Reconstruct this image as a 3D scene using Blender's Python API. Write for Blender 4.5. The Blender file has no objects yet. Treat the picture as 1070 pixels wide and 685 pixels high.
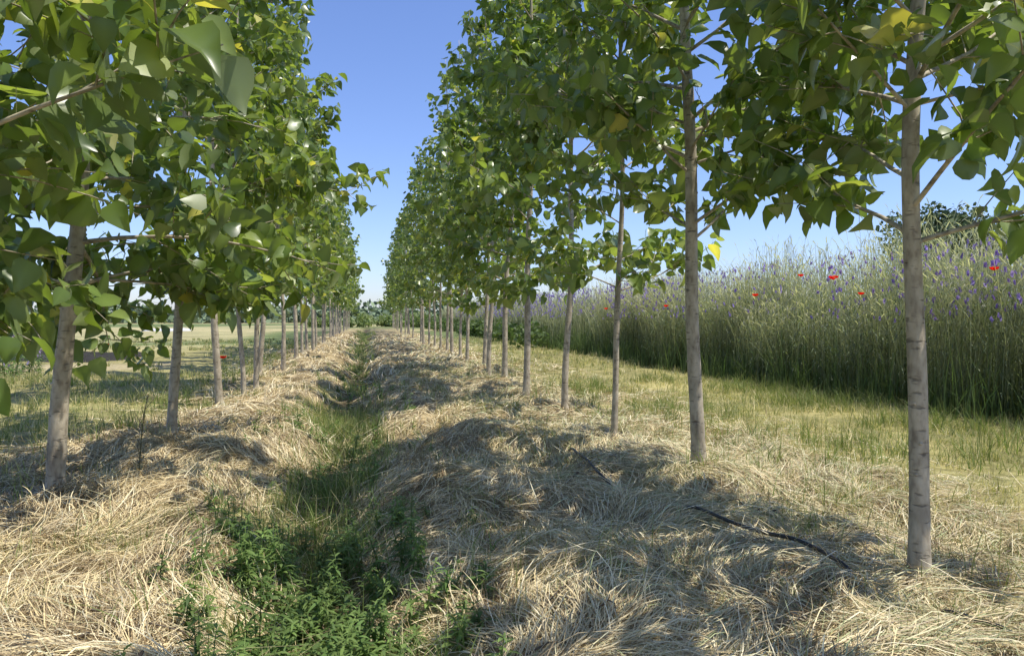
import bpy, math, numpy as np
from mathutils import Vector
R = np.random.default_rng(7)
sc = bpy.context.scene
sc.view_settings.view_transform='Standard'
sc.view_settings.look='None'
sc.view_settings.exposure=0
sc.view_settings.gamma=1

# ---------------------------------------------------------------- noise
_tabs={}
def vnoise(x,y,s,seed=0):
    if seed not in _tabs: _tabs[seed]=np.random.default_rng(1000+seed).random((256,256))
    T=_tabs[seed]
    x=np.asarray(x,float)/s+131.7; y=np.asarray(y,float)/s+57.3
    xi=np.floor(x).astype(int); yi=np.floor(y).astype(int)
    fx=x-xi; fy=y-yi; fx=fx*fx*(3-2*fx); fy=fy*fy*(3-2*fy)
    a=T[xi%256,yi%256]; b=T[(xi+1)%256,yi%256]; c=T[xi%256,(yi+1)%256]; d=T[(xi+1)%256,(yi+1)%256]
    return (a*(1-fx)+b*fx)*(1-fy)+(c*(1-fx)+d*fx)*fy
def sstep(a,b,x):
    t=np.clip((np.asarray(x,float)-a)/(b-a),0,1); return t*t*(3-2*t)
def furrow_x(y): return -0.27+0.30*(vnoise(y,y*0,2.2,5)-.5)+0.06*np.sin(y*.9)
def hayness(x,y):
    e=0.70*(vnoise(x,y,.8,11)-.5)+.50*(vnoise(x,y,.3,12)-.5)
    fx=furrow_x(y)
    far=sstep(5,10,y)*.08
    right=sstep(.26,.54,x-fx+e+far)*(1-sstep(2.6,4.0,x+e*2.2))
    left=sstep(.32,.60,-(x-fx)+e+far)*(1-sstep(2.2,3.0,-x+e*1.5))
    return np.clip(right+left,0,1)
def H(x,y):
    x=np.asarray(x,float); y=np.asarray(y,float)
    fade=(1-sstep(12,20,np.abs(x)))*(1-sstep(60,95,np.abs(y)))
    fx=furrow_x(y)
    f=-0.24*np.exp(-((x-fx)/.46)**2)
    hay=hayness(x,y)
    ridge=0.07*np.exp(-((x-1.1)/.6)**2)+0.06*np.exp(-((x+1.3)/.5)**2)+.05*np.exp(-((x-2.3)/.45)**2)
    l=(vnoise(x,y,.9,1)-.5)*.20+(vnoise(x,y,.42,2)-.5)*.12+(vnoise(x,y,.17,3)-.5)*.07
    g=(vnoise(x,y,1.6,4)-.5)*.10+(vnoise(x,y,.3,6)-.5)*.03
    return fade*(f+ridge+hay*l+(1-hay)*g)

# ---------------------------------------------------------------- mesh helper
def make_obj(name,V,polys,mats,cols=None,smooth=True,link=True):
    me=bpy.data.meshes.new(name)
    V=np.asarray(V,np.float32).reshape(-1,3)
    me.vertices.add(len(V)); me.vertices.foreach_set('co',V.ravel())
    li=np.concatenate([p.ravel() for p,_ in polys]).astype(np.int32)
    tot=np.concatenate([np.full(len(p),p.shape[1]) for p,_ in polys]).astype(np.int32)
    mi=np.concatenate([np.full(len(p),m) for p,m in polys]).astype(np.int32)
    st=np.concatenate([[0],np.cumsum(tot)[:-1]]).astype(np.int32)
    me.loops.add(len(li)); me.loops.foreach_set('vertex_index',li)
    me.polygons.add(len(tot)); me.polygons.foreach_set('loop_start',st); me.polygons.foreach_set('loop_total',tot)
    me.polygons.foreach_set('material_index',mi)
    me.polygons.foreach_set('use_smooth',np.full(len(tot),smooth))
    for m in mats: me.materials.append(m)
    if cols is not None:
        a=me.color_attributes.new('Col','FLOAT_COLOR','POINT')
        c=np.ones((len(V),4),np.float32); c[:,:3]=np.asarray(cols).reshape(-1,3)
        a.data.foreach_set('color',c.ravel())
    me.update(calc_edges=True); me.validate()
    if not link: return me
    ob=bpy.data.objects.new(name,me); sc.collection.objects.link(ob); return ob

class Acc:
    def __init__(s): s.V=[];s.C=[];s.P=[];s.n=0
    def add(s,V,polys,C,mi=0):
        V=V.reshape(-1,3); s.V.append(V)
        C=np.broadcast_to(C,(len(V),3)) if np.ndim(C)==1 else C.reshape(-1,3)
        s.C.append(C)
        for p in polys: s.P.append((p+s.n,mi))
        s.n+=len(V)
    def build(s,name,mats,smooth=True,link=True):
        return make_obj(name,np.concatenate(s.V),s.P,mats,np.concatenate(s.C),smooth,link)

def strips(acc,C,S,w,col,mi=0):
    N,K,_=C.shape
    if S.ndim==2: S=S[:,None,:]
    V=np.stack([C-S*w[...,None],C+S*w[...,None]],2)
    if col.ndim==2: col=np.repeat(col[:,None,:],K,1)
    cc=np.repeat(col[:,:,None,:],2,2)
    idx=np.arange(N*K*2).reshape(N,K,2)
    q=np.stack([idx[:,:-1,0],idx[:,:-1,1],idx[:,1:,1],idx[:,1:,0]],-1).reshape(-1,4)
    acc.add(V,[q],cc,mi)

def norm(v): return v/np.maximum(np.linalg.norm(v,axis=-1,keepdims=True),1e-9)

def tube(acc,path,rad,sides,col,mi=0):
    path=np.asarray(path,float); K=len(path)
    T=norm(np.gradient(path,axis=0))
    ref=np.array([1.,0,0]) if abs(T[0][2])>.7 else np.array([0,0,1.])
    A=norm(np.cross(T,ref)); B=np.cross(T,A)
    a=np.linspace(0,2*np.pi,sides,endpoint=False)
    rad=np.asarray(rad,float)
    if rad.ndim==1: rad=np.repeat(rad[:,None],sides,1)
    V=path[:,None,:]+rad[...,None]*(np.cos(a)[None,:,None]*A[:,None,:]+np.sin(a)[None,:,None]*B[:,None,:])
    idx=np.arange(K*sides).reshape(K,sides); nx=np.roll(idx,-1,1)
    q=np.stack([idx[:-1],nx[:-1],nx[1:],idx[1:]],-1).reshape(-1,4)
    cap=idx[-1][None,:]
    acc.add(V,[q,cap],np.asarray(col,float),mi)

# ---------------------------------------------------------------- materials
def new_mat(name):
    m=bpy.data.materials.new(name); m.use_nodes=True
    nt=m.node_tree; nt.nodes.clear(); return m,nt
def blade_mat(name,rough=.6,trans=.25,tint=(1,1,1),spec=.3):
    m,nt=new_mat(name); N=nt.nodes; L=nt.links
    out=N.new('ShaderNodeOutputMaterial'); at=N.new('ShaderNodeAttribute'); at.attribute_name='Col'
    p=N.new('ShaderNodeBsdfPrincipled'); p.inputs['Roughness'].default_value=rough; p.inputs['Specular IOR Level'].default_value=spec
    L.new(at.outputs['Color'],p.inputs['Base Color'])
    if trans==0: L.new(p.outputs[0],out.inputs[0]); return m
    tr=N.new('ShaderNodeBsdfTranslucent'); ml=N.new('ShaderNodeVectorMath'); ml.operation='MULTIPLY'; ml.inputs[1].default_value=tint
    L.new(at.outputs['Color'],ml.inputs[0]); L.new(ml.outputs[0],tr.inputs['Color'])
    ms=N.new('ShaderNodeMixShader'); ms.inputs[0].default_value=trans
    L.new(p.outputs[0],ms.inputs[1]); L.new(tr.outputs[0],ms.inputs[2]); L.new(ms.outputs[0],out.inputs[0])
    return m
def leaf_mat():
    m,nt=new_mat('poplar_leaf'); N=nt.nodes; L=nt.links
    out=N.new('ShaderNodeOutputMaterial'); at=N.new('ShaderNodeAttribute'); at.attribute_name='Col'
    g=N.new('ShaderNodeNewGeometry')
    mix=N.new('ShaderNodeMix'); mix.data_type='RGBA'
    L.new(g.outputs['Backfacing'],mix.inputs['Factor']); L.new(at.outputs['Color'],mix.inputs['A'])
    pale=N.new('ShaderNodeMix'); pale.data_type='RGBA'; pale.inputs['Factor'].default_value=.5
    L.new(at.outputs['Color'],pale.inputs['A']); pale.inputs['B'].default_value=(.28,.32,.19,1)
    L.new(pale.outputs['Result'],mix.inputs['B'])
    p=N.new('ShaderNodeBsdfPrincipled'); p.inputs['Roughness'].default_value=.33; p.inputs['Specular IOR Level'].default_value=.6
    L.new(mix.outputs['Result'],p.inputs['Base Color'])
    tr=N.new('ShaderNodeBsdfTranslucent'); ml=N.new('ShaderNodeVectorMath'); ml.operation='MULTIPLY'; ml.inputs[1].default_value=(2.5,2.4,.9)
    L.new(at.outputs['Color'],ml.inputs[0]); L.new(ml.outputs[0],tr.inputs['Color'])
    ms=N.new('ShaderNodeMixShader'); ms.inputs[0].default_value=.36
    L.new(p.outputs[0],ms.inputs[1]); L.new(tr.outputs[0],ms.inputs[2]); L.new(ms.outputs[0],out.inputs[0])
    return m
def bark_mat():
    m,nt=new_mat('poplar_bark'); N=nt.nodes; L=nt.links
    out=N.new('ShaderNodeOutputMaterial'); tc=N.new('ShaderNodeTexCoord'); mp=N.new('ShaderNodeMapping')
    mp.inputs['Scale'].default_value=(1,1,.45); L.new(tc.outputs['Object'],mp.inputs[0])
    n1=N.new('ShaderNodeTexNoise'); n1.inputs['Scale'].default_value=30; n1.inputs['Detail'].default_value=6; L.new(mp.outputs[0],n1.inputs['Vector'])
    cr=N.new('ShaderNodeValToRGB'); e=cr.color_ramp.elements
    e[0].position=.28; e[0].color=(.26,.21,.15,1); e[1].position=.75; e[1].color=(.62,.55,.42,1)
    k=e.new(.48); k.color=(.48,.41,.30,1)
    L.new(n1.outputs['Fac'],cr.inputs[0])
    mp2=N.new('ShaderNodeMapping'); mp2.inputs['Scale'].default_value=(9,9,30); L.new(tc.outputs['Object'],mp2.inputs[0])
    n2=N.new('ShaderNodeTexNoise'); n2.inputs['Scale'].default_value=1.6; n2.inputs['Detail'].default_value=2; L.new(mp2.outputs[0],n2.inputs['Vector'])
    mr=N.new('ShaderNodeMapRange'); mr.inputs[1].default_value=.60; mr.inputs[2].default_value=.70; mr.inputs[3].default_value=1; mr.inputs[4].default_value=.45
    L.new(n2.outputs['Fac'],mr.inputs[0])
    n3=N.new('ShaderNodeTexNoise'); n3.inputs['Scale'].default_value=5; n3.inputs['Detail'].default_value=4; L.new(tc.outputs['Object'],n3.inputs['Vector'])
    mr3=N.new('ShaderNodeMapRange'); mr3.inputs[1].default_value=.35; mr3.inputs[2].default_value=.65; mr3.inputs[3].default_value=.66; mr3.inputs[4].default_value=1.12
    L.new(n3.outputs['Fac'],mr3.inputs[0])
    mu=N.new('ShaderNodeMath'); mu.operation='MULTIPLY'; L.new(mr.outputs[0],mu.inputs[0]); L.new(mr3.outputs[0],mu.inputs[1])
    sc_=N.new('ShaderNodeVectorMath'); sc_.operation='SCALE'; L.new(cr.outputs[0],sc_.inputs[0]); L.new(mu.outputs[0],sc_.inputs['Scale'])
    p=N.new('ShaderNodeBsdfPrincipled'); p.inputs['Roughness'].default_value=.75
    L.new(sc_.outputs[0],p.inputs['Base Color'])
    b=N.new('ShaderNodeBump'); b.inputs['Strength'].default_value=.4; b.inputs['Distance'].default_value=.008
    ad=N.new('ShaderNodeMath'); ad.operation='ADD'; L.new(n1.outputs['Fac'],ad.inputs[0]); L.new(mr.outputs[0],ad.inputs[1]); L.new(ad.outputs[0],b.inputs['Height'])
    L.new(b.outputs[0],p.inputs['Normal']); L.new(p.outputs[0],out.inputs[0]); return m
def ground_mat():
    m,nt=new_mat('ground_soil_and_grass'); N=nt.nodes; L=nt.links
    out=N.new('ShaderNodeOutputMaterial'); at=N.new('ShaderNodeAttribute'); at.attribute_name='Col'
    tc=N.new('ShaderNodeTexCoord')
    n1=N.new('ShaderNodeTexNoise'); n1.inputs['Scale'].default_value=9; n1.inputs['Detail'].default_value=6; n1.inputs['Roughness'].default_value=.7; L.new(tc.outputs['Object'],n1.inputs['Vector'])
    mr=N.new('ShaderNodeMapRange'); mr.inputs[1].default_value=.3; mr.inputs[2].default_value=.7; mr.inputs[3].default_value=.55; mr.inputs[4].default_value=1.35; L.new(n1.outputs['Fac'],mr.inputs[0])
    n2=N.new('ShaderNodeTexNoise'); n2.inputs['Scale'].default_value=.35; n2.inputs['Detail'].default_value=4; L.new(tc.outputs['Object'],n2.inputs['Vector'])
    mr2=N.new('ShaderNodeMapRange'); mr2.inputs[1].default_value=.3; mr2.inputs[2].default_value=.7; mr2.inputs[3].default_value=.75; mr2.inputs[4].default_value=1.2; L.new(n2.outputs['Fac'],mr2.inputs[0])
    mu=N.new('ShaderNodeMath'); mu.operation='MULTIPLY'; L.new(mr.outputs[0],mu.inputs[0]); L.new(mr2.outputs[0],mu.inputs[1])
    s=N.new('ShaderNodeVectorMath'); s.operation='SCALE'; L.new(at.outputs['Color'],s.inputs[0]); L.new(mu.outputs[0],s.inputs['Scale'])
    p=N.new('ShaderNodeBsdfPrincipled'); p.inputs['Roughness'].default_value=.9; p.inputs['Specular IOR Level'].default_value=.1
    L.new(s.outputs[0],p.inputs['Base Color'])
    b=N.new('ShaderNodeBump'); b.inputs['Strength'].default_value=.8; b.inputs['Distance'].default_value=.03; L.new(n1.outputs['Fac'],b.inputs['Height']); L.new(b.outputs[0],p.inputs['Normal'])
    L.new(p.outputs[0],out.inputs[0]); return m
def plain(name,col,rough=.5,spec=.5,var=.25,scale=30):
    m,nt=new_mat(name); N=nt.nodes; L=nt.links
    out=N.new('ShaderNodeOutputMaterial'); p=N.new('ShaderNodeBsdfPrincipled')
    p.inputs['Roughness'].default_value=rough; p.inputs['Specular IOR Level'].default_value=spec
    n=N.new('ShaderNodeTexNoise'); n.inputs['Scale'].default_value=scale
    tc=N.new('ShaderNodeTexCoord'); L.new(tc.outputs['Object'],n.inputs['Vector'])
    cr=N.new('ShaderNodeValToRGB'); cr.color_ramp.elements[0].color=tuple(c*(1-var) for c in col)+(1,); cr.color_ramp.elements[1].color=tuple(min(1,c*(1+var)) for c in col)+(1,)
    L.new(n.outputs['Fac'],cr.inputs[0]); L.new(cr.outputs[0],p.inputs['Base Color']); L.new(p.outputs[0],out.inputs[0]); return m

M_leaf=leaf_mat(); M_bark=bark_mat(); M_ground=ground_mat()
M_straw=blade_mat('dry_hay',.5,0,(1,1,1),.35)
M_grass=blade_mat('green_grass',.5,.35,(1.3,1.4,.7),.35)
M_far=blade_mat('distant_foliage',.7,0,(1,1,1),.2)
M_hose=plain('black_polyethylene',(.02,.02,.022),.4,.5)
M_red=blade_mat('poppy_petals',.6,.4,(1.3,1,1),.2)
M_flower=blade_mat('flower_petals',.6,.35,(1.2,1,1.2),.2)
M_sheet=plain('black_mulch_film',(.050,.048,.045),1.0,.0,.4,3)
M_white=plain('white_fleece',(.6,.6,.6),.8,.2,.12,2)

# ---------------------------------------------------------------- ground
def axis(lo,hi,step,far,grow=1.16):
    a=list(np.arange(lo,hi,step)); s=step; v=a[-1]
    up=[]
    while v<far: s*=grow; v+=s; up.append(v)
    dn=[];v=a[0];s=step
    while v>-far: s*=grow; v-=s; dn.append(v)
    return np.array(dn[::-1]+a+up)
gx=axis(-4.5,5.5,.045,1800); gy=axis(1.0,17,.05,1800)
X,Y=np.meshgrid(gx,gy,indexing='ij'); Z=H(X,Y)
hay=hayness(X,Y)*(1-sstep(55,75,Y))
n_a=vnoise(X,Y,1.3,21)[...,None]; n_b=vnoise(X,Y,.4,22)[...,None]
c_hay=np.array([.38,.30,.165])*(.7+.6*n_b)
c_soil=np.array([.15,.115,.065])
c_gr=np.array([.23,.22,.09])*(.7+.6*n_a)+np.array([.22,.17,.07])*n_b
yel=np.array([.48,.42,.21]);grn=np.array([.17,.21,.08])
col=c_gr
fy=sstep(.5,.62,vnoise(X*.3,Y,14,23))[...,None]
farm=sstep(26,34,np.hypot(X,Y))[...,None]
col=col*(1-farm)+farm*(grn*(1-fy)+yel*fy)
yb=(sstep(34,40,Y)*(1-sstep(75,85,Y))*sstep(6,8,-X))[...,None]
col=col*(1-yb*.8)+yel*yb*.8
pth=(sstep(17.2,18,Y)*(1-sstep(20,20.8,Y))*sstep(4.2,5,-X)*(1-sstep(13,15,-X)))[...,None]
col=col*(1-pth*.8)+np.array([.46,.38,.22])*pth*.8
fr=np.exp(-((X-furrow_x(Y))/.32)**2)[...,None]*(1-sstep(70,90,Y))[...,None]
col=col*(1-hay[...,None])+c_hay*hay[...,None]
col=col*(1-fr)+c_soil*fr
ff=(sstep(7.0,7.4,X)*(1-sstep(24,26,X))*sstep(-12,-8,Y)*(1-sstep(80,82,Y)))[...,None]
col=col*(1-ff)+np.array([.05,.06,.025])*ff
nx,ny=X.shape; idx=np.arange(nx*ny).reshape(nx,ny)
q=np.stack([idx[:-1,:-1],idx[1:,:-1],idx[1:,1:],idx[:-1,1:]],-1).reshape(-1,4)
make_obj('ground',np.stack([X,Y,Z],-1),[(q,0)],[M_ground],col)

# ---------------------------------------------------------------- hay mulch
hay_acc=Acc()
def lay_hay(n,x0,x1,y0,y1,wid,lmin,lmax,lift=.03,loose=.1,leak=.05,spread=.6):
    x=R.uniform(x0,x1,n*2); y=y0+(y1-y0)*R.random(n*2)**1.25
    keep=R.random(n*2)<hayness(x,y)*.95+leak
    x=x[keep][:n]; y=y[keep][:n]; n=len(x)
    th=vnoise(x,y,.6,31)*7+vnoise(x,y,1.5,32)*5+R.normal(0,spread,n)
    Ls=R.uniform(lmin,lmax,n); K=5
    t=np.linspace(-.5,.5,K)[None,:]
    cv=R.normal(0,1.2,n)[:,None]
    ang=th[:,None]+cv*t
    dx=np.cos(ang);dy=np.sin(ang)
    cx=np.cumsum(dx,1)*Ls[:,None]/K; cy=np.cumsum(dy,1)*Ls[:,None]/K
    cx=x[:,None]+cx-cx.mean(1,keepdims=True); cy=y[:,None]+cy-cy.mean(1,keepdims=True)
    base=R.random(n)**1.5*.03+.003
    lf=np.abs(R.normal(0,lift,n))
    end=np.where(R.random(n)<loose,R.uniform(.02,.14,n),0)
    z=H(cx,cy)+base[:,None]+lf[:,None]*np.sin(np.pi*(t+.5))+end[:,None]*(t+.5)**2
    C=np.stack([cx,cy,z],-1)
    S=np.stack([-np.sin(th),np.cos(th),R.normal(0,.5,n)],-1); S=norm(S)
    w=(wid*R.uniform(.5,1.3,n)*(1+y*.09))[:,None]*np.array([.5,1,1,.9,.25])[None,:]
    pal=np.array([[.84,.69,.40],[.76,.61,.34],[.90,.80,.54],[.50,.40,.24],[.66,.61,.36],[.27,.19,.10],[.44,.48,.24]])
    g=vnoise(x,y,.8,33); side=sstep(.4,2.4,x); dk=sstep(.52,.78,vnoise(x,y,.35,34))
    pr=np.stack([1+g*0,1+0*g,.5+g,.5+(1-g)*.6+dk,.2+side*1.2,.2+(1-g)*.4+dk*1.8,.05+side*1.0],-1); pr/=pr.sum(1,keepdims=True)
    k=(R.random(n)[:,None]>np.cumsum(pr,1)).sum(1).clip(0,6)
    c=pal[k]*R.uniform(.8,1.12,n)[:,None]
    strips(hay_acc,C,S,w,c)
lay_hay(125000,-3.4,4.6,1.5,7.5,.0013,.08,.30,.015,.08)
lay_hay(24000,-2.8,3.4,1.8,6.5,.0015,.25,.60,.03,.10,.04,.3)
lay_hay(34000,-3.4,4.6,6,18,.0020,.12,.38,.02,.08,.10)
lay_hay(12000,-3.2,4.4,16,45,.003,.2,.6,.04,.1,.1)
hay_acc.build('hay_mulch',[M_straw])

# ---------------------------------------------------------------- grass
def tufts(acc,n,xs,ys,hmin,hmax,wid,cols,spread=.5,dens=None,z0=0,K=4,clump=.05):
    nc=max(1,n//14); cx=R.uniform(*xs,nc); cy=R.uniform(*ys,nc)
    if dens is not None:
        k=R.random(nc)<dens(cx,cy); cx=cx[k];cy=cy[k]; nc=len(cx)
        if nc==0:return
    k=~((cx>-15)&(cx<-5)&(cy>17.5)&(cy<28)&(R.random(nc)<.7)); cx=cx[k];cy=cy[k]; nc=len(cx)
    cs=R.uniform(.6,1.25,nc); cm=R.uniform(.8,1.2,nc)
    i=np.repeat(np.arange(nc),14); n=len(i)
    x=cx[i]+R.normal(0,clump,n); y=cy[i]+R.normal(0,clump,n)
    h=R.uniform(hmin,hmax,n)*cs[i]; a=R.uniform(0,2*np.pi,n); ln=np.abs(R.normal(0,spread,n))
    t=np.linspace(0,1,K)[None,:]
    out=h[:,None]*ln[:,None]*t**1.8
    C=np.stack([x[:,None]+out*np.cos(a)[:,None],y[:,None]+out*np.sin(a)[:,None],H(x,y)[:,None]-.01+h[:,None]*(t-.35*np.clip(ln,0,1.3)[:,None]*t**2)],-1)
    th=R.uniform(0,2*np.pi,n); S=np.stack([np.cos(th),np.sin(th),0*th],-1)
    w=(wid*R.uniform(.6,1.4,n)*(1+y*.06))[:,None]*np.linspace(1,.12,K)[None,:]
    c=np.asarray(cols)[R.integers(0,len(cols),n)]*(R.uniform(.75,1.2,n)*cm[i])[:,None]
    strips(acc,C,S,w,c)
ga=Acc()
G=[[.17,.23,.06],[.21,.27,.08],[.26,.30,.11],[.35,.35,.15]]
DRY=[[.66,.57,.33],[.72,.62,.37],[.56,.50,.28],[.45,.42,.20]]
GD=G+DRY
tufts(ga,44000,(2.7,7.3),(2.0,13),.04,.16,.0026,G+DRY+DRY,.9,lambda x,y:sstep(2.6,3.8,x)*(.5+.5*(vnoise(x,y,.9,41)>.45)))
tufts(ga,26000,(2.0,7.3),(2.2,13),.10,.34,.0028,G,.65,lambda x,y:sstep(.50,.68,vnoise(x,y,.8,42))*(.2+.8*sstep(2.8,4.2,x)))
tufts(ga,16000,(2.8,7.3),(12,40),.05,.2,.004,G+DRY+DRY,.8)
tufts(ga,32000,(-9,-2.4),(3,16),.05,.22,.003,GD,.7,lambda x,y:sstep(2.2,2.9,-x)*(.4+.6*(vnoise(x,y,1.1,43)>.4)))
tufts(ga,14000,(-16,-2.6),(12,40),.06,.18,.006,GD,.6)
tufts(ga,8000,(-3,-2.0),(3.5,30),.1,.35,.003,G,.5,lambda x,y:vnoise(x,y,.5,44)**2)
tufts(ga,26000,(.4,3.4),(2.2,20),.05,.20,.0021,G+[DRY[0]],1.0,lambda x,y:sstep(.48,.70,vnoise(x,y,.5,45)))
tufts(ga,12000,(-2.2,-.7),(2.2,20),.05,.20,.0021,G+[DRY[0]],1.0,lambda x,y:sstep(.50,.74,vnoise(x,y,.5,48)))
FG=[[.19,.27,.07],[.24,.31,.095],[.29,.34,.13],[.60,.53,.30]]
tufts(ga,28000,(-1.1,.6),(1.6,11),.06,.28,.0028,FG,.8,lambda x,y:np.exp(-((x-furrow_x(y))/.38)**2)*(.2+.8*(vnoise(x,y,.45,46)>.42)))
tufts(ga,16000,(-1.1,.6),(9,60),.08,.26,.0045,FG,.8,lambda x,y:np.exp(-((x-furrow_x(y))/.38)**2)*(.3+.7*(vnoise(x,y,1.2,47)>.4)))
ga.build('grass',[M_grass])

# ---------------------------------------------------------------- furrow weeds (leafy)
def weeds(acc,cx,cy,hmin,hmax,leafL,nl=(16,34),cols=((.15,.22,.065),(.19,.27,.08),(.11,.18,.05))):
    for x,y in zip(cx,cy):
        z=float(H(x,y)); hh=R.uniform(hmin,hmax)
        for s in range(R.integers(1,4)):
            a=R.uniform(0,6.28); ln=R.uniform(.05,.4); h=hh*R.uniform(.6,1.05)
            t=np.linspace(0,1,6); px=x+R.normal(0,.02)+np.cos(a)*ln*h*t**1.5; py=y+R.normal(0,.02)+np.sin(a)*ln*h*t**1.5; pz=z-.02+h*t
            P=np.stack([px,py,pz],-1)
            c=np.array(cols[R.integers(0,len(cols))])*R.uniform(.8,1.3)
            tube(acc,P,np.linspace(.004,.0015,6),3,c*1.2)
            n=R.integers(*nl); f=np.sort(R.uniform(.1,1,n)); b=np.stack([np.interp(f,t,P[:,i]) for i in range(3)],-1)
            aa=np.arange(n)*2.4+R.normal(0,.3,n); L=leafL*R.uniform(.6,1.3,n)*(1.15-.6*f)
            d=np.stack([np.cos(aa),np.sin(aa),R.uniform(.0,.8,n)],-1)
            tt=np.array([0,.35,.7,1.])[None,:,None]
            C=b[:,None,:]+d[:,None,:]*L[:,None,None]*tt-np.array([0,0,1.])*(L[:,None,None]*.5*tt**2)
            S=np.stack([-np.sin(aa),np.cos(aa),R.normal(0,.2,n)],-1)
            w=L[:,None]*np.array([.03,.12,.09,.01])[None,:]
            strips(acc,C,S,w,np.repeat(c[None],n,0)*R.uniform(.8,1.3,n)[:,None])
wa=Acc()
yy=np.concatenate([R.uniform(1.7,4.4,190),R.uniform(3.5,9,95),R.uniform(8,30,60)])
xx=furrow_x(yy)+R.normal(-.03,.29,len(yy))
k=vnoise(xx,yy,.5,49)>.36; weeds(wa,xx[k],yy[k],.10,.38,.075)
yy=R.uniform(1.8,20,60); xx=np.where(R.random(60)<.5,R.uniform(-1,-.5,60),R.uniform(.2,.6,60)); weeds(wa,xx,yy,.06,.2,.06)
wa.build('furrow_weeds',[M_grass])

# ---------------------------------------------------------------- trees
LU=np.array([[0,0],[-.30,.0],[-.47,.20],[-.41,.50],[-.19,.84],[0,1.10],[.19,.84],[.41,.50],[.47,.20],[.30,.0],[0,.25],[0,.53],[0,.84]])
LW=np.array([0,.02,.09,.08,.02,-.16,.02,.08,.09,.02,.0,-.02,-.07])
LQ=np.array([[0,10,2,1],[10,11,3,2],[11,12,4,3],[0,9,8,10],[10,8,7,11],[11,7,6,12]])
LT=np.array([[12,5,4],[12,6,5]])
LU2=np.array([[0,0],[-.46,.2],[-.33,.66],[0,1.1],[.33,.66],[.46,.2]]); LW2=np.array([0,.09,.06,-.14,.06,.09])
def add_leaves(acc,P,out,size,rr,tone=1.0,simple=False):
    n=len(P)
    a=norm(norm(out)*.55+rr.normal(0,.5,(n,3))+np.array([0,0,-.55]))
    nn=rr.normal(0,.65,(n,3))+np.array([0,0,.65])+norm(out)*.25
    nn=norm(nn-(nn*a).sum(1,keepdims=True)*a); s=np.cross(a,nn)
    L=size*np.clip(rr.normal(1,.32,n),.35,1.7)
    pet=L*.45
    pd=norm(out+rr.normal(0,.4,(n,3))+np.array([0,0,.2]))
    B=P+pd*pet[:,None]
    curl=rr.uniform(.2,2.0,n)
    pal=np.array([[.11,.165,.040],[.13,.19,.048],[.16,.215,.06],[.085,.135,.036],[.22,.27,.08],[.42,.40,.11]])
    k=rr.choice(6,n,p=[.27,.27,.22,.11,.11,.02])
    c=pal[k]*rr.uniform(.78,1.25,n)[:,None]*tone
    U,W=(LU2,LW2) if simple else (LU,LW); nv=len(U)
    V=B[:,None,:]+L[:,None,None]*(U[None,:,0,None]*s[:,None,:]*.92+U[None,:,1,None]*a[:,None,:]+(W[None,:,None]*curl[:,None,None])*nn[:,None,:])
    cc=np.repeat(c[:,None,:],nv,1)
    off=(np.arange(n)*nv)[:,None,None]
    if simple:
        acc.add(V,[(np.array([[0,3,2,1],[0,5,4,3]])[None]+off).reshape(-1,4)],cc,1); return
    cc[:,[0,10,11,12],:]*=1.25
    acc.add(V,[(LQ[None]+off).reshape(-1,4),(LT[None]+off).reshape(-1,3)],cc,1)
    C=np.stack([P,P*.5+B*.5+np.array([0,0,.004]),B],1)
    strips(acc,C,norm(np.cross(pd,np.array([0,0,1.])+.01)),np.full((n,3),.0011),np.repeat([[.25,.24,.08]],n,0),1)

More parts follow.
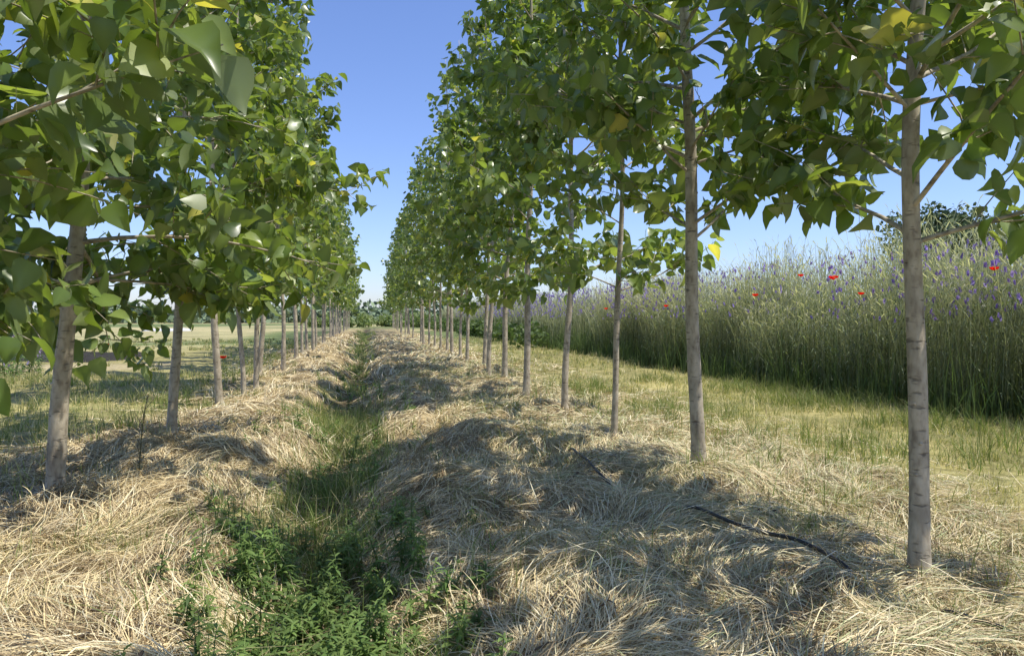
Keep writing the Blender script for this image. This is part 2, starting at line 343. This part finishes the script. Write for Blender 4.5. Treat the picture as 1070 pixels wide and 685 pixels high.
def tree_mesh(seed,Ht=8.0,r0=.06,cb=1.5,cr=1.25,lean=(0,0),nprim=40,leaf=.115,dens=1.0,simple=False,lowbias=1.05,lowfull=0.0,bend=.03,droop=-.08,el0=22):
    rr=np.random.default_rng(seed); A=Acc()
    K=60; z=np.concatenate([np.linspace(-.15,.3,10),np.linspace(.36,Ht,K-10)])
    ph=rr.uniform(0,6,2)
    def cen(z):
        z=np.asarray(z,float)
        return np.stack([lean[0]*z+bend*(np.sin(z*.95+ph[0])-math.sin(ph[0]))+.014*np.sin(z*2.7+ph[1]),
                         lean[1]*z+bend*(np.sin(z*.8+ph[1])-math.sin(ph[1])),z],-1)
    rad=r0*(1-np.clip(z,0,Ht)/Ht)**.9+.005
    rad=rad*(1+.38*np.exp(-np.clip(z+.02,0,9)/.07))
    sides=14
    rad=rad[:,None]*(1+.045*rr.normal(0,1,(K,1))*.6+.02*rr.normal(0,1,(K,sides)))
    path=cen(z); tube(A,path,rad,sides,(.3,.25,.18),0)
    for kz in rr.uniform(.35,2.2,9):
        a=rr.uniform(0,6.28); c=cen(kz); r=r0*(1-kz/Ht)**.85
        d=np.array([math.cos(a),math.sin(a),.25])
        tube(A,np.array([c+d*r*.6,c+d*r*1.12,c+d*r*1.28]),[r*.36,r*.25,r*.1],6,(.2,.16,.12),0)
    zs=np.sort(cb+(Ht-.25-cb)*rr.random(nprim)**lowbias)
    lp=[];lo=[]
    def branch(p,d,L,up,r1,sides,K=7,draw=True):
        t=np.linspace(0,1,K); pts=[p]; dd=d.copy()
        for i in range(K-1):
            dd=norm(dd+np.array([0,0,up])/(K-1)+rr.normal(0,.06,3)); pts.append(pts[-1]+dd*L/(K-1))
        P=np.array(pts)
        if draw: tube(A,P,np.linspace(r1,.0022,K),sides,(.25,.21,.14),0)
        return P
    for i,zz in enumerate(zs):
        t=(zz-cb)/(Ht-cb); a=i*2.399+rr.normal(0,.35)
        prof=max(lowfull*(1-t),(.82+.55*math.sin(min(1,t*1.7+.18)*math.pi*.62))*(1-t)**.55)
        L=cr*prof*rr.uniform(.6,1.14)*.98
        el=math.radians(el0+(60-el0)*t+rr.normal(0,8))
        d=np.array([math.cos(a)*math.cos(el),math.sin(a)*math.cos(el),math.sin(el)])
        P=branch(cen(zz),d,L,.25 if t>.2 else droop,(.005+.008*L)*(r0/.06)**.5,5 if not simple else 4)
        ns=int(2+6*L*dens)
        for s in range(ns):
            f=rr.uniform(.18,.98); k=f*(len(P)-1); i0=int(k); i0=min(i0,len(P)-2); p=P[i0]+(P[i0+1]-P[i0])*(k-i0)
            td=norm(P[i0+1]-P[i0]); sd=rr.choice([-1,1])*rr.uniform(.5,1.2)
            ca,sa=math.cos(sd),math.sin(sd); d2=np.array([td[0]*ca-td[1]*sa,td[0]*sa+td[1]*ca,td[2]+rr.normal(0,.35)])
            L2=L*rr.uniform(.22,.48)*(1.15-.5*f)+.05
            Q=branch(p,norm(d2),L2,rr.uniform(-.4,.4),.0045,3,5,not simple)
            nl=max(3,int(L2/.044*dens)+2)
            ff=rr.uniform(.1,1,nl); ff[-1]=1; kk=ff*3.999; j=kk.astype(int)
            pp=Q[j]+(Q[j+1]-Q[j])*(kk-j)[:,None]
            o=norm(np.cross(norm(Q[-1]-Q[0]),rr.normal(0,1,(nl,3))))+norm(Q[-1]-Q[0])*.4
            lp.append(pp);lo.append(o)
        nl=int(L/.07*dens)+3; ff=rr.uniform(.25,1,nl); kk=ff*5.999; j=kk.astype(int)
        pp=P[j]+(P[j+1]-P[j])*(kk-j)[:,None]
        o=norm(np.cross(norm(P[-1]-P[0]),rr.normal(0,1,(nl,3))))+norm(P[-1]-P[0])*.5
        lp.append(pp);lo.append(o)
    zz=rr.uniform(Ht-1.6,Ht,26); pp=cen(zz); o=rr.normal(0,1,(26,3)); lp.append(pp); lo.append(o)
    lp=np.concatenate(lp); lo=np.concatenate(lo)
    if simple:
        k=rr.random(len(lp))<.40; lp=lp[k];lo=lo[k]
    add_leaves(A,lp,lo,leaf*(1.35 if simple else 1),rr,1.0,simple)
    print('tree leaves',len(lp))
    return A.build('poplar_tree',[M_bark,M_leaf],True,False)

def var(i,simple): return tree_mesh(100+i,Ht=R.uniform(7.0,8.8),r0=R.uniform(.032,.048),cb=R.uniform(1.35,1.7),cr=R.uniform(1.12,1.35),lean=(R.uniform(-.03,.03),R.uniform(-.045,.045)),simple=simple,nprim=34,dens=.92,bend=.05,leaf=.11)
variants=[var(i,False) for i in range(5)]
lowvar=[var(10+i,True) for i in range(5)]
def put(me,x,y,rot=0,s=1.0,name='poplar_tree'):
    ob=bpy.data.objects.new(name,me); sc.collection.objects.link(ob)
    ob.location=(x,y,float(H(x,y))); ob.rotation_euler=(0,0,rot); ob.scale=(s,s,s); return ob
put(tree_mesh(1,8.2,.039,1.42,1.25,(.024,.01),40,.104,.95,lowbias=1.45,lowfull=1.1,bend=.04),2.42,2.88)
put(tree_mesh(2,8.4,.047,1.5,1.3,(-.016,0),42,.104,.95,lowbias=1.35,lowfull=1.1,bend=.04),2.31,4.94)
put(tree_mesh(3,5.6,.026,1.35,.9,(.03,.0),26,.10,.85,lowbias=1.3,bend=.04),2.22,6.56)
put(variants[0],2.42,8.96,0); put(variants[1],2.29,10.66,2); put(variants[2],2.24,12.2,4)
put(tree_mesh(4,8.4,.050,1.30,1.42,(.055,0),60,.104,1.05,lowbias=1.35,lowfull=1.15,droop=-.5,el0=12,bend=.04),-1.94,5.1)
put(tree_mesh(5,8.6,.041,1.32,1.42,(.01,0),54,.104,1.0,lowbias=1.15,lowfull=1.1,droop=-.4,el0=12,bend=.04),-1.85,7.6)
put(tree_mesh(6,8.0,.045,1.42,1.4,(0,0),58,.106,1.0,lowbias=1.5,lowfull=1.15,droop=-.3,el0=15),-2.0,2.7)
put(variants[3],-2.06,10.9,1,1.05); put(variants[4],-1.9,11.95,3,.98); put(variants[0],-1.84,12.9,5,1.03)
y=14.1;i=0
while y<75:
    put((variants if y<16 else lowvar)[i%5],2.32+R.normal(0,.09),y,R.uniform(0,6.28),R.uniform(.82,1.08)); y+=R.uniform(1.4,2.5)*(1 if y<35 else 1.5); i+=1
y=15.2
while y<75:
    put((variants if y<16 else lowvar)[(i+3)%5],-1.92+R.normal(0,.09),y,R.uniform(0,6.28),R.uniform(.9,1.12)); y+=R.uniform(1.4,2.5)*(1 if y<35 else 1.5); i+=1
put(lowvar[1],2.35,.6,1.0); put(lowvar[2],2.3,-1.6,2.0)
for yb in (.2,-2.0): put(lowvar[int(R.integers(5))],-1.95,yb,R.uniform(0,6))

# ---------------------------------------------------------------- rye / vetch field
fa=Acc()
def rye(n,xs,ys,wid,hm=(1.6,2.5),nleaf=3):
    nc=n//5; i=R.integers(0,nc,n)
    cx=R.uniform(*xs,nc); cy=ys[0]+(ys[1]-ys[0])*R.random(nc)**1.3
    x=np.where(R.random(n)<.6,cx[i]+R.normal(0,.07,n),R.uniform(*xs,n)); y=cy[i]+R.normal(0,.07,n)
    edge=.7*(vnoise(x*0,y,1.2,51)-.5); x=x+edge
    h=R.uniform(*hm,n)*(.80+.40*vnoise(x,y,1.3,52))*(.70+.30*sstep(7.0,8.0,x))
    a=R.uniform(0,6.28,n); ln=np.abs(R.normal(0,.2,n)); K=6; t=np.linspace(0,1,K)[None,:]
    o=h[:,None]*ln[:,None]*t**2.2
    C=np.stack([x[:,None]+o*np.cos(a)[:,None],y[:,None]+o*np.sin(a)[:,None],H(x,y)[:,None]+h[:,None]*t],-1)
    th=R.uniform(-.9,.9,n)+1.57; S=np.stack([np.cos(th),np.sin(th),0*th],-1)
    w=(wid*(1+y*.07))[:,None]*np.array([1,1,.9,.8,.7,.6])[None,:]
    lo=np.array([.17,.20,.09]);hi=np.array([.50,.49,.37])
    c=(lo*(1-t[...,None])+hi*t[...,None])*R.uniform(.7,1.25,n)[:,None,None]
    strips(fa,C,S,w,c)
    d=norm(C[:,-1]-C[:,-2]+np.stack([np.cos(a),np.sin(a),-.3+0*a],-1)*.15)
    L=R.uniform(.09,.16,n); tt=np.array([0,.3,.75,1.])[None,:,None]; tip=C[:,-1]
    E=tip[:,None]+d[:,None]*L[:,None,None]*tt-np.array([0,0,1.])*(.03*tt**2)
    we=(.0055*(1+y*.05))[:,None]*np.array([.4,1,.8,.15])[None,:]
    ce=np.array([.62,.59,.45])*R.uniform(.75,1.2,n)[:,None]
    strips(fa,E,S,we,ce)
    for rep in range(nleaf):
        f=R.uniform(.1,.85,n); b=np.stack([x+ln*h*f**2.2*np.cos(a),y+ln*h*f**2.2*np.sin(a),H(x,y)+h*f],-1)
        aa=R.uniform(0,6.28,n); L=R.uniform(.18,.42,n); tt=np.array([0,.35,.7,1.])[None,:,None]
        dd=np.stack([np.cos(aa)*.6,np.sin(aa)*.6,.85+0*aa],-1)
        C2=b[:,None]+dd[:,None]*L[:,None,None]*tt-np.array([0,0,1.])*(L[:,None,None]*.8*tt**2.2)
        S2=np.stack([-np.sin(aa),np.cos(aa),0*aa],-1)
        w2=(.005*(1+y*.05))[:,None]*np.array([.6,1,.8,.1])[None,:]
        strips(fa,C2,S2,w2,np.array([.20,.24,.14])*R.uniform(.6,1.4,n)[:,None])
rye(8500,(7.1,8.4),(1,22),.0022)
rye(7000,(8.2,11.5),(0,26),.003,nleaf=2)
rye(5500,(7.1,9.5),(18,75),.005,nleaf=2)
rye(2000,(10,20),(0,60),.006,nleaf=1)
tufts(fa,18000,(6.6,9.0),(1,40),.25,.95,.005,[[.11,.17,.06],[.15,.21,.08],[.10,.14,.055]],.4,K=5,clump=.08)
fa.build('rye_field',[M_grass])
va=Acc()
def flowers(acc,x,y,z,size,cols):
    n=len(x); P=np.stack([x,y,z],-1)
    for k in range(3):
        d=norm(R.normal(0,.35,(n,3))+np.array([0,0,1.])); a=R.uniform(0,6.28,n); S=np.stack([np.cos(a),np.sin(a),R.normal(0,.3,n)],-1)
        tt=np.array([-.5,-.1,.3,.5])[None,:,None]
        C=P[:,None]+d[:,None]*(size*R.uniform(.7,1.4,n))[:,None,None]*tt
        w=(size*.3*R.uniform(.6,1.2,n))[:,None]*np.array([.4,1,.8,.2])[None,:]
        strips(acc,C,S,w,np.asarray(cols)[R.integers(0,len(cols),n)]*R.uniform(.7,1.2,n)[:,None])
PUR=[[.38,.29,.66],[.45,.37,.72],[.30,.22,.56],[.50,.42,.70]]
n=9500; y=2+58*R.random(n)**1.2; x=6.9+R.random(n)**1.8*4; cl=vnoise(x*.6,y,.7,55)*.6+vnoise(x,y,3,56)*.4
k=R.random(n)<.12+sstep(.40,.62,cl); x=x[k];y=y[k]; z=R.uniform(1.15,2.1,len(x))+.16*(x-7)
flowers(va,x,y,z,.052*(1+y*.012),PUR)
va.build('purple_vetch_flowers',[M_flower])

pa=Acc()
n=46; bx=R.normal(-6.95,.33,n); by=R.normal(15.8,.5,n)
weeds(pa,bx,by,.6,1.0,.13,(20,30),((.12,.2,.06),(.16,.25,.08)))
n=420; x=R.normal(-6.95,.38,n); y=R.normal(15.8,.6,n); z=H(x,y)+R.uniform(.6,1.0,n)-.3*((x+6.95)**2+(y-15.8)**2*.5)
flowers(pa,x,y,z,.055+0*x,[[.45,.38,.62],[.38,.3,.55]])
pa.build('purple_flowering_bush',[M_grass])

# ---------------------------------------------------------------- poppies
def poppy(x,y,ztop,size=.05):
    A=Acc(); g=float(H(x,y)); h=ztop-g
    t=np.linspace(0,1,6); P=np.stack([.05*t**2,.03*np.sin(t*3),h*t],-1)
    tube(A,P,np.linspace(.0035,.002,6),5,(.12,.2,.06),1)
    top=P[-1]
    for k in range(5):
        a=k*1.2566+.3*R.random(); r=np.array([math.cos(a),math.sin(a),0]); s=np.array([-math.sin(a),math.cos(a),0])
        tt=np.array([0,.35,.7,1.])
        C=top+np.outer(tt,r)*size*.85+np.outer(np.array([0,.25,.62,1.0])*size*.75,[0,0,1])
        w=size*np.array([.12,.55,.72,.5]); strips(A,C[None],s[None],w[None],np.array([[.85,.03,.012]]),0)
    tube(A,np.array([top,top+[0,0,.012],top+[0,0,.02]]),[.004,.008,.003],7,(.02,.02,.02),1)
    for f in (.2,.35,.5):
        a=R.uniform(0,6.28); d=np.array([math.cos(a),math.sin(a),.5]); tt=np.array([0,.4,.8,1.])
        C=(P[0]+[0,0,h*f])+np.outer(tt,d)*.12; strips(A,C[None],np.array([[-math.sin(a),math.cos(a),0]]),np.array([[.003,.014,.01,.002]]),np.array([[.1,.18,.05]]),1)
    ob=A.build('red_poppy',[M_red,M_grass]); ob.location=(x,y,g); ob.rotation_euler=(0,0,R.uniform(0,6)); return ob
for p in ((6.75,9.75,1.74,.07),(6.75,8.2,1.62,.07),(6.8,12.2,1.56,.06),(6.75,16.2,1.42,.06),(-2.35,12.6,.52,.06),(6.8,9.2,1.5,.045),(-6.2,19.5,.5,.05),(6.8,20.5,1.4,.06),(7.0,11,1.85,.05),(6.9,7.2,1.72,.05)): poppy(*p)

# ---------------------------------------------------------------- irrigation hose
hp=np.array([[2.2,2.0],[2.19,2.22],[2.17,2.42],[2.12,2.66],[2.05,2.85],[2.0,3.0],[1.95,3.25],[1.9,3.65],[1.88,4.1],[1.76,4.5],[1.58,4.85],[1.57,5.2],[1.62,5.8],[1.67,6.2],[1.8,6.8],[2.0,7.8],[2.1,9]])
hz=np.array([-.06,.05,.06,-.08,.06,.08,.08,.08,.06,-.10,.06,.08,.09,.05,-.08,-.08,-.08])
tt=np.linspace(0,len(hp)-1,160); ii=np.arange(len(hp))
px=np.interp(tt,ii,hp[:,0]);py=np.interp(tt,ii,hp[:,1]);pz=np.interp(tt,ii,hz)
ker=np.hanning(13);ker/=ker.sum()
def smo(v): return np.convolve(np.pad(v,6,'edge'),ker,'valid')
px,py=smo(px),smo(py); pz=smo(H(px,py))+smo(pz)
A=Acc(); tube(A,np.stack([px,py,pz],-1),np.full(160,.010),10,(.02,.02,.02)); A.build('drip_irrigation_hose',[M_hose])

# ---------------------------------------------------------------- dead twigs, dry stalk
A=Acc()
for k in range(120):
    x=R.uniform(-2.8,3.2); y=R.uniform(2.2,12); a=R.uniform(0,6.28); L=R.uniform(.15,.7); t=np.linspace(-.5,.5,7)
    cx=x+np.cos(a)*L*t+.02*np.sin(t*7);cy=y+np.sin(a)*L*t
    tube(A,np.stack([cx,cy,H(cx,cy)+.035+.02*np.sin(t*9)],-1),np.linspace(.006,.002,7),5,(.12,.09,.06))
A.build('fallen_twigs',[M_straw])
A=Acc(); t=np.linspace(0,1,9)
tube(A,np.stack([.08*t**2,.02*np.sin(t*5),.68*t],-1),np.linspace(.007,.003,9),6,(.14,.13,.06))
for k in range(7):
    f=.25+.1*k; a=k*2.2; d=np.array([math.cos(a),math.sin(a),1.2])*.09; b=np.array([.08*f*f,0,.68*f]); tube(A,np.array([b,b+d*.6,b+d]),[.003,.002,.001],4,(.16,.14,.07))
ob=A.build('dry_weed_stalk',[M_straw]); ob.location=(-1.71,6.0,float(H(-1.71,6.0))-.02)

# ---------------------------------------------------------------- left background: film, fleece tunnel
xs=np.linspace(-14.5,-6.6,80); ys=np.linspace(21.6,25.2,60); X,Y=np.meshgrid(xs,ys,indexing='ij')
e=np.minimum(np.minimum(X-xs[0],xs[-1]-X),np.minimum(Y-ys[0],ys[-1]-Y))+.3*(vnoise(X,Y,.5,63)-.5)
Z=H(X,Y)-.12+.20*sstep(0,.4,e)+.06*vnoise(X,Y,.6,61)+.03*vnoise(X,Y,.25,62)
idx=np.arange(X.size).reshape(X.shape); q=np.stack([idx[:-1,:-1],idx[1:,:-1],idx[1:,1:],idx[:-1,1:]],-1).reshape(-1,4)
make_obj('black_mulch_film_sheet',np.stack([X,Y,Z],-1),[(q,0)],[M_sheet],np.full((X.size,3),.03))
A=Acc(); u=np.linspace(0,3.4,16); v=np.linspace(0,np.pi,12)
U,Vv=np.meshgrid(u,v,indexing='ij'); hgt=.24*(1+.15*np.sin(U*5))
VV=np.stack([-17.8+U,64.6+.5*np.cos(Vv),hgt*np.sin(Vv)-.02],-1); idx=np.arange(U.size).reshape(U.shape)
q=np.stack([idx[:-1,:-1],idx[1:,:-1],idx[1:,1:],idx[:-1,1:]],-1).reshape(-1,4)
A.add(VV,[q,idx[0][None,:],idx[-1][None,::-1]],np.array([.8,.8,.8])); A.build('fleece_crop_tunnel',[M_white])

# ---------------------------------------------------------------- distant vegetation
def leafcloud(acc,C,Rr,n,size,col):
    m=len(C); i=R.integers(0,m,n); v=norm(R.normal(0,1,(n,3)))*(R.random(n)**.4)[:,None]
    P=C[i]+v*Rr[i]; P[:,2]=np.maximum(P[:,2],.05+.5*R.random(n))
    a=norm(R.normal(0,1,(n,3))+np.array([0,0,-.3])); s=norm(np.cross(a,R.normal(0,1,(n,3))))
    L=size*R.uniform(.5,1.4,n)
    t=np.array([-.5,0,.5])[None,:,None]; Cc=P[:,None]+a[:,None]*L[:,None,None]*t
    w=L[:,None]*np.array([.1,.38,.08])[None,:]
    cc=np.asarray(col)[R.integers(0,len(col),n)]*(R.uniform(.7,1.25,n))[:,None]
    strips(acc,Cc,s,w,cc)
DG=[[.19,.25,.14],[.23,.29,.16],[.16,.21,.13]]  # tree line greens, with distance haze painted in as lighter colour
A=Acc()
m=260; cx=R.uniform(-170,200,m); cy=135+R.uniform(0,22,m)+.05*np.abs(cx); r=R.uniform(1.6,3.8,m)
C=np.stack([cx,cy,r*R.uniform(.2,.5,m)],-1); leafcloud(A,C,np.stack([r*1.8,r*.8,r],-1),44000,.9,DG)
A.build('distant_tree_line',[M_far])
A=Acc()
m=60; cy=R.uniform(26,80,m); cx=5.9+R.uniform(-.3,1.2,m); r=R.uniform(.4,.8,m)
leafcloud(A,np.stack([cx,cy,r*.55],-1),np.stack([r,r,r],-1),14000,.15,[[.12,.18,.06],[.15,.21,.07],[.09,.13,.045]])
A.build('shrubs',[M_grass])
A=Acc()
m=40; cx=R.uniform(-6,8,m); cy=R.uniform(78,90,m); r=R.uniform(.5,1.2,m)
leafcloud(A,np.stack([cx,cy,r*.6],-1),np.stack([r,r,r],-1),7000,.3,[[.2,.26,.09],[.26,.3,.12]])
A.build('hedge',[M_grass])
def bgtree(x,y,h,r):
    A=Acc(); tube(A,np.array([[0,0,-.1],[.1,0,h*.4],[0,.1,h*.8]]),[.25,.18,.06],8,(.12,.1,.07),0)
    m=26; C=np.stack([R.normal(0,r*.45,m),R.normal(0,r*.45,m),h*R.uniform(.3,.9,m)],-1)
    for c in C[:8]: tube(A,np.array([[0,0,c[2]*.6],c*[.5,.5,.85],c]),[.07,.04,.02],5,(.12,.1,.07),0)
    rr=np.full((m,3),r*.42); leafcloud(A,C,rr,7000,.35,[[.12,.16,.07],[.15,.19,.08]])
    ob=A.build('background_tree',[M_far]); ob.location=(x,y,0)
bgtree(46,52,9.8,4.2); bgtree(53,60,9.0,4.4)

# ---------------------------------------------------------------- light, sky
el=math.radians(64); az=math.radians(116)
to=Vector((math.sin(az)*math.cos(el),math.cos(az)*math.cos(el),math.sin(el)))
sun=bpy.data.lights.new('sun','SUN'); sun.energy=5.0; sun.angle=math.radians(.5); sun.color=(1,.95,.85)
so=bpy.data.objects.new('sun',sun); sc.collection.objects.link(so); so.rotation_euler=to.to_track_quat('Z','Y').to_euler(); so.location=(20,0,30)
w=bpy.data.worlds.new('World'); sc.world=w; w.use_nodes=True; nt=w.node_tree; nt.nodes.clear()
o=nt.nodes.new('ShaderNodeOutputWorld'); b=nt.nodes.new('ShaderNodeBackground'); s=nt.nodes.new('ShaderNodeTexSky')
s.sky_type='NISHITA'; s.sun_disc=False; s.sun_elevation=el; s.sun_rotation=az; s.air_density=1.0; s.dust_density=.5; s.ozone_density=1.8
tint=nt.nodes.new('ShaderNodeVectorMath'); tint.operation='MULTIPLY'; tint.inputs[1].default_value=(.93,1.0,1.33)
b.inputs['Strength'].default_value=.15
nt.links.new(s.outputs[0],tint.inputs[0]); nt.links.new(tint.outputs[0],b.inputs[0]); nt.links.new(b.outputs[0],o.inputs[0])

# ---------------------------------------------------------------- camera
cam=bpy.data.cameras.new('camera'); co=bpy.data.objects.new('camera',cam); sc.collection.objects.link(co); sc.camera=co
cam.sensor_width=36; cam.lens=26; cam.clip_end=5000; cam.clip_start=.05
co.location=(0,0,1.2); co.rotation_euler=(math.radians(90-.9),0,math.radians(-10.98))
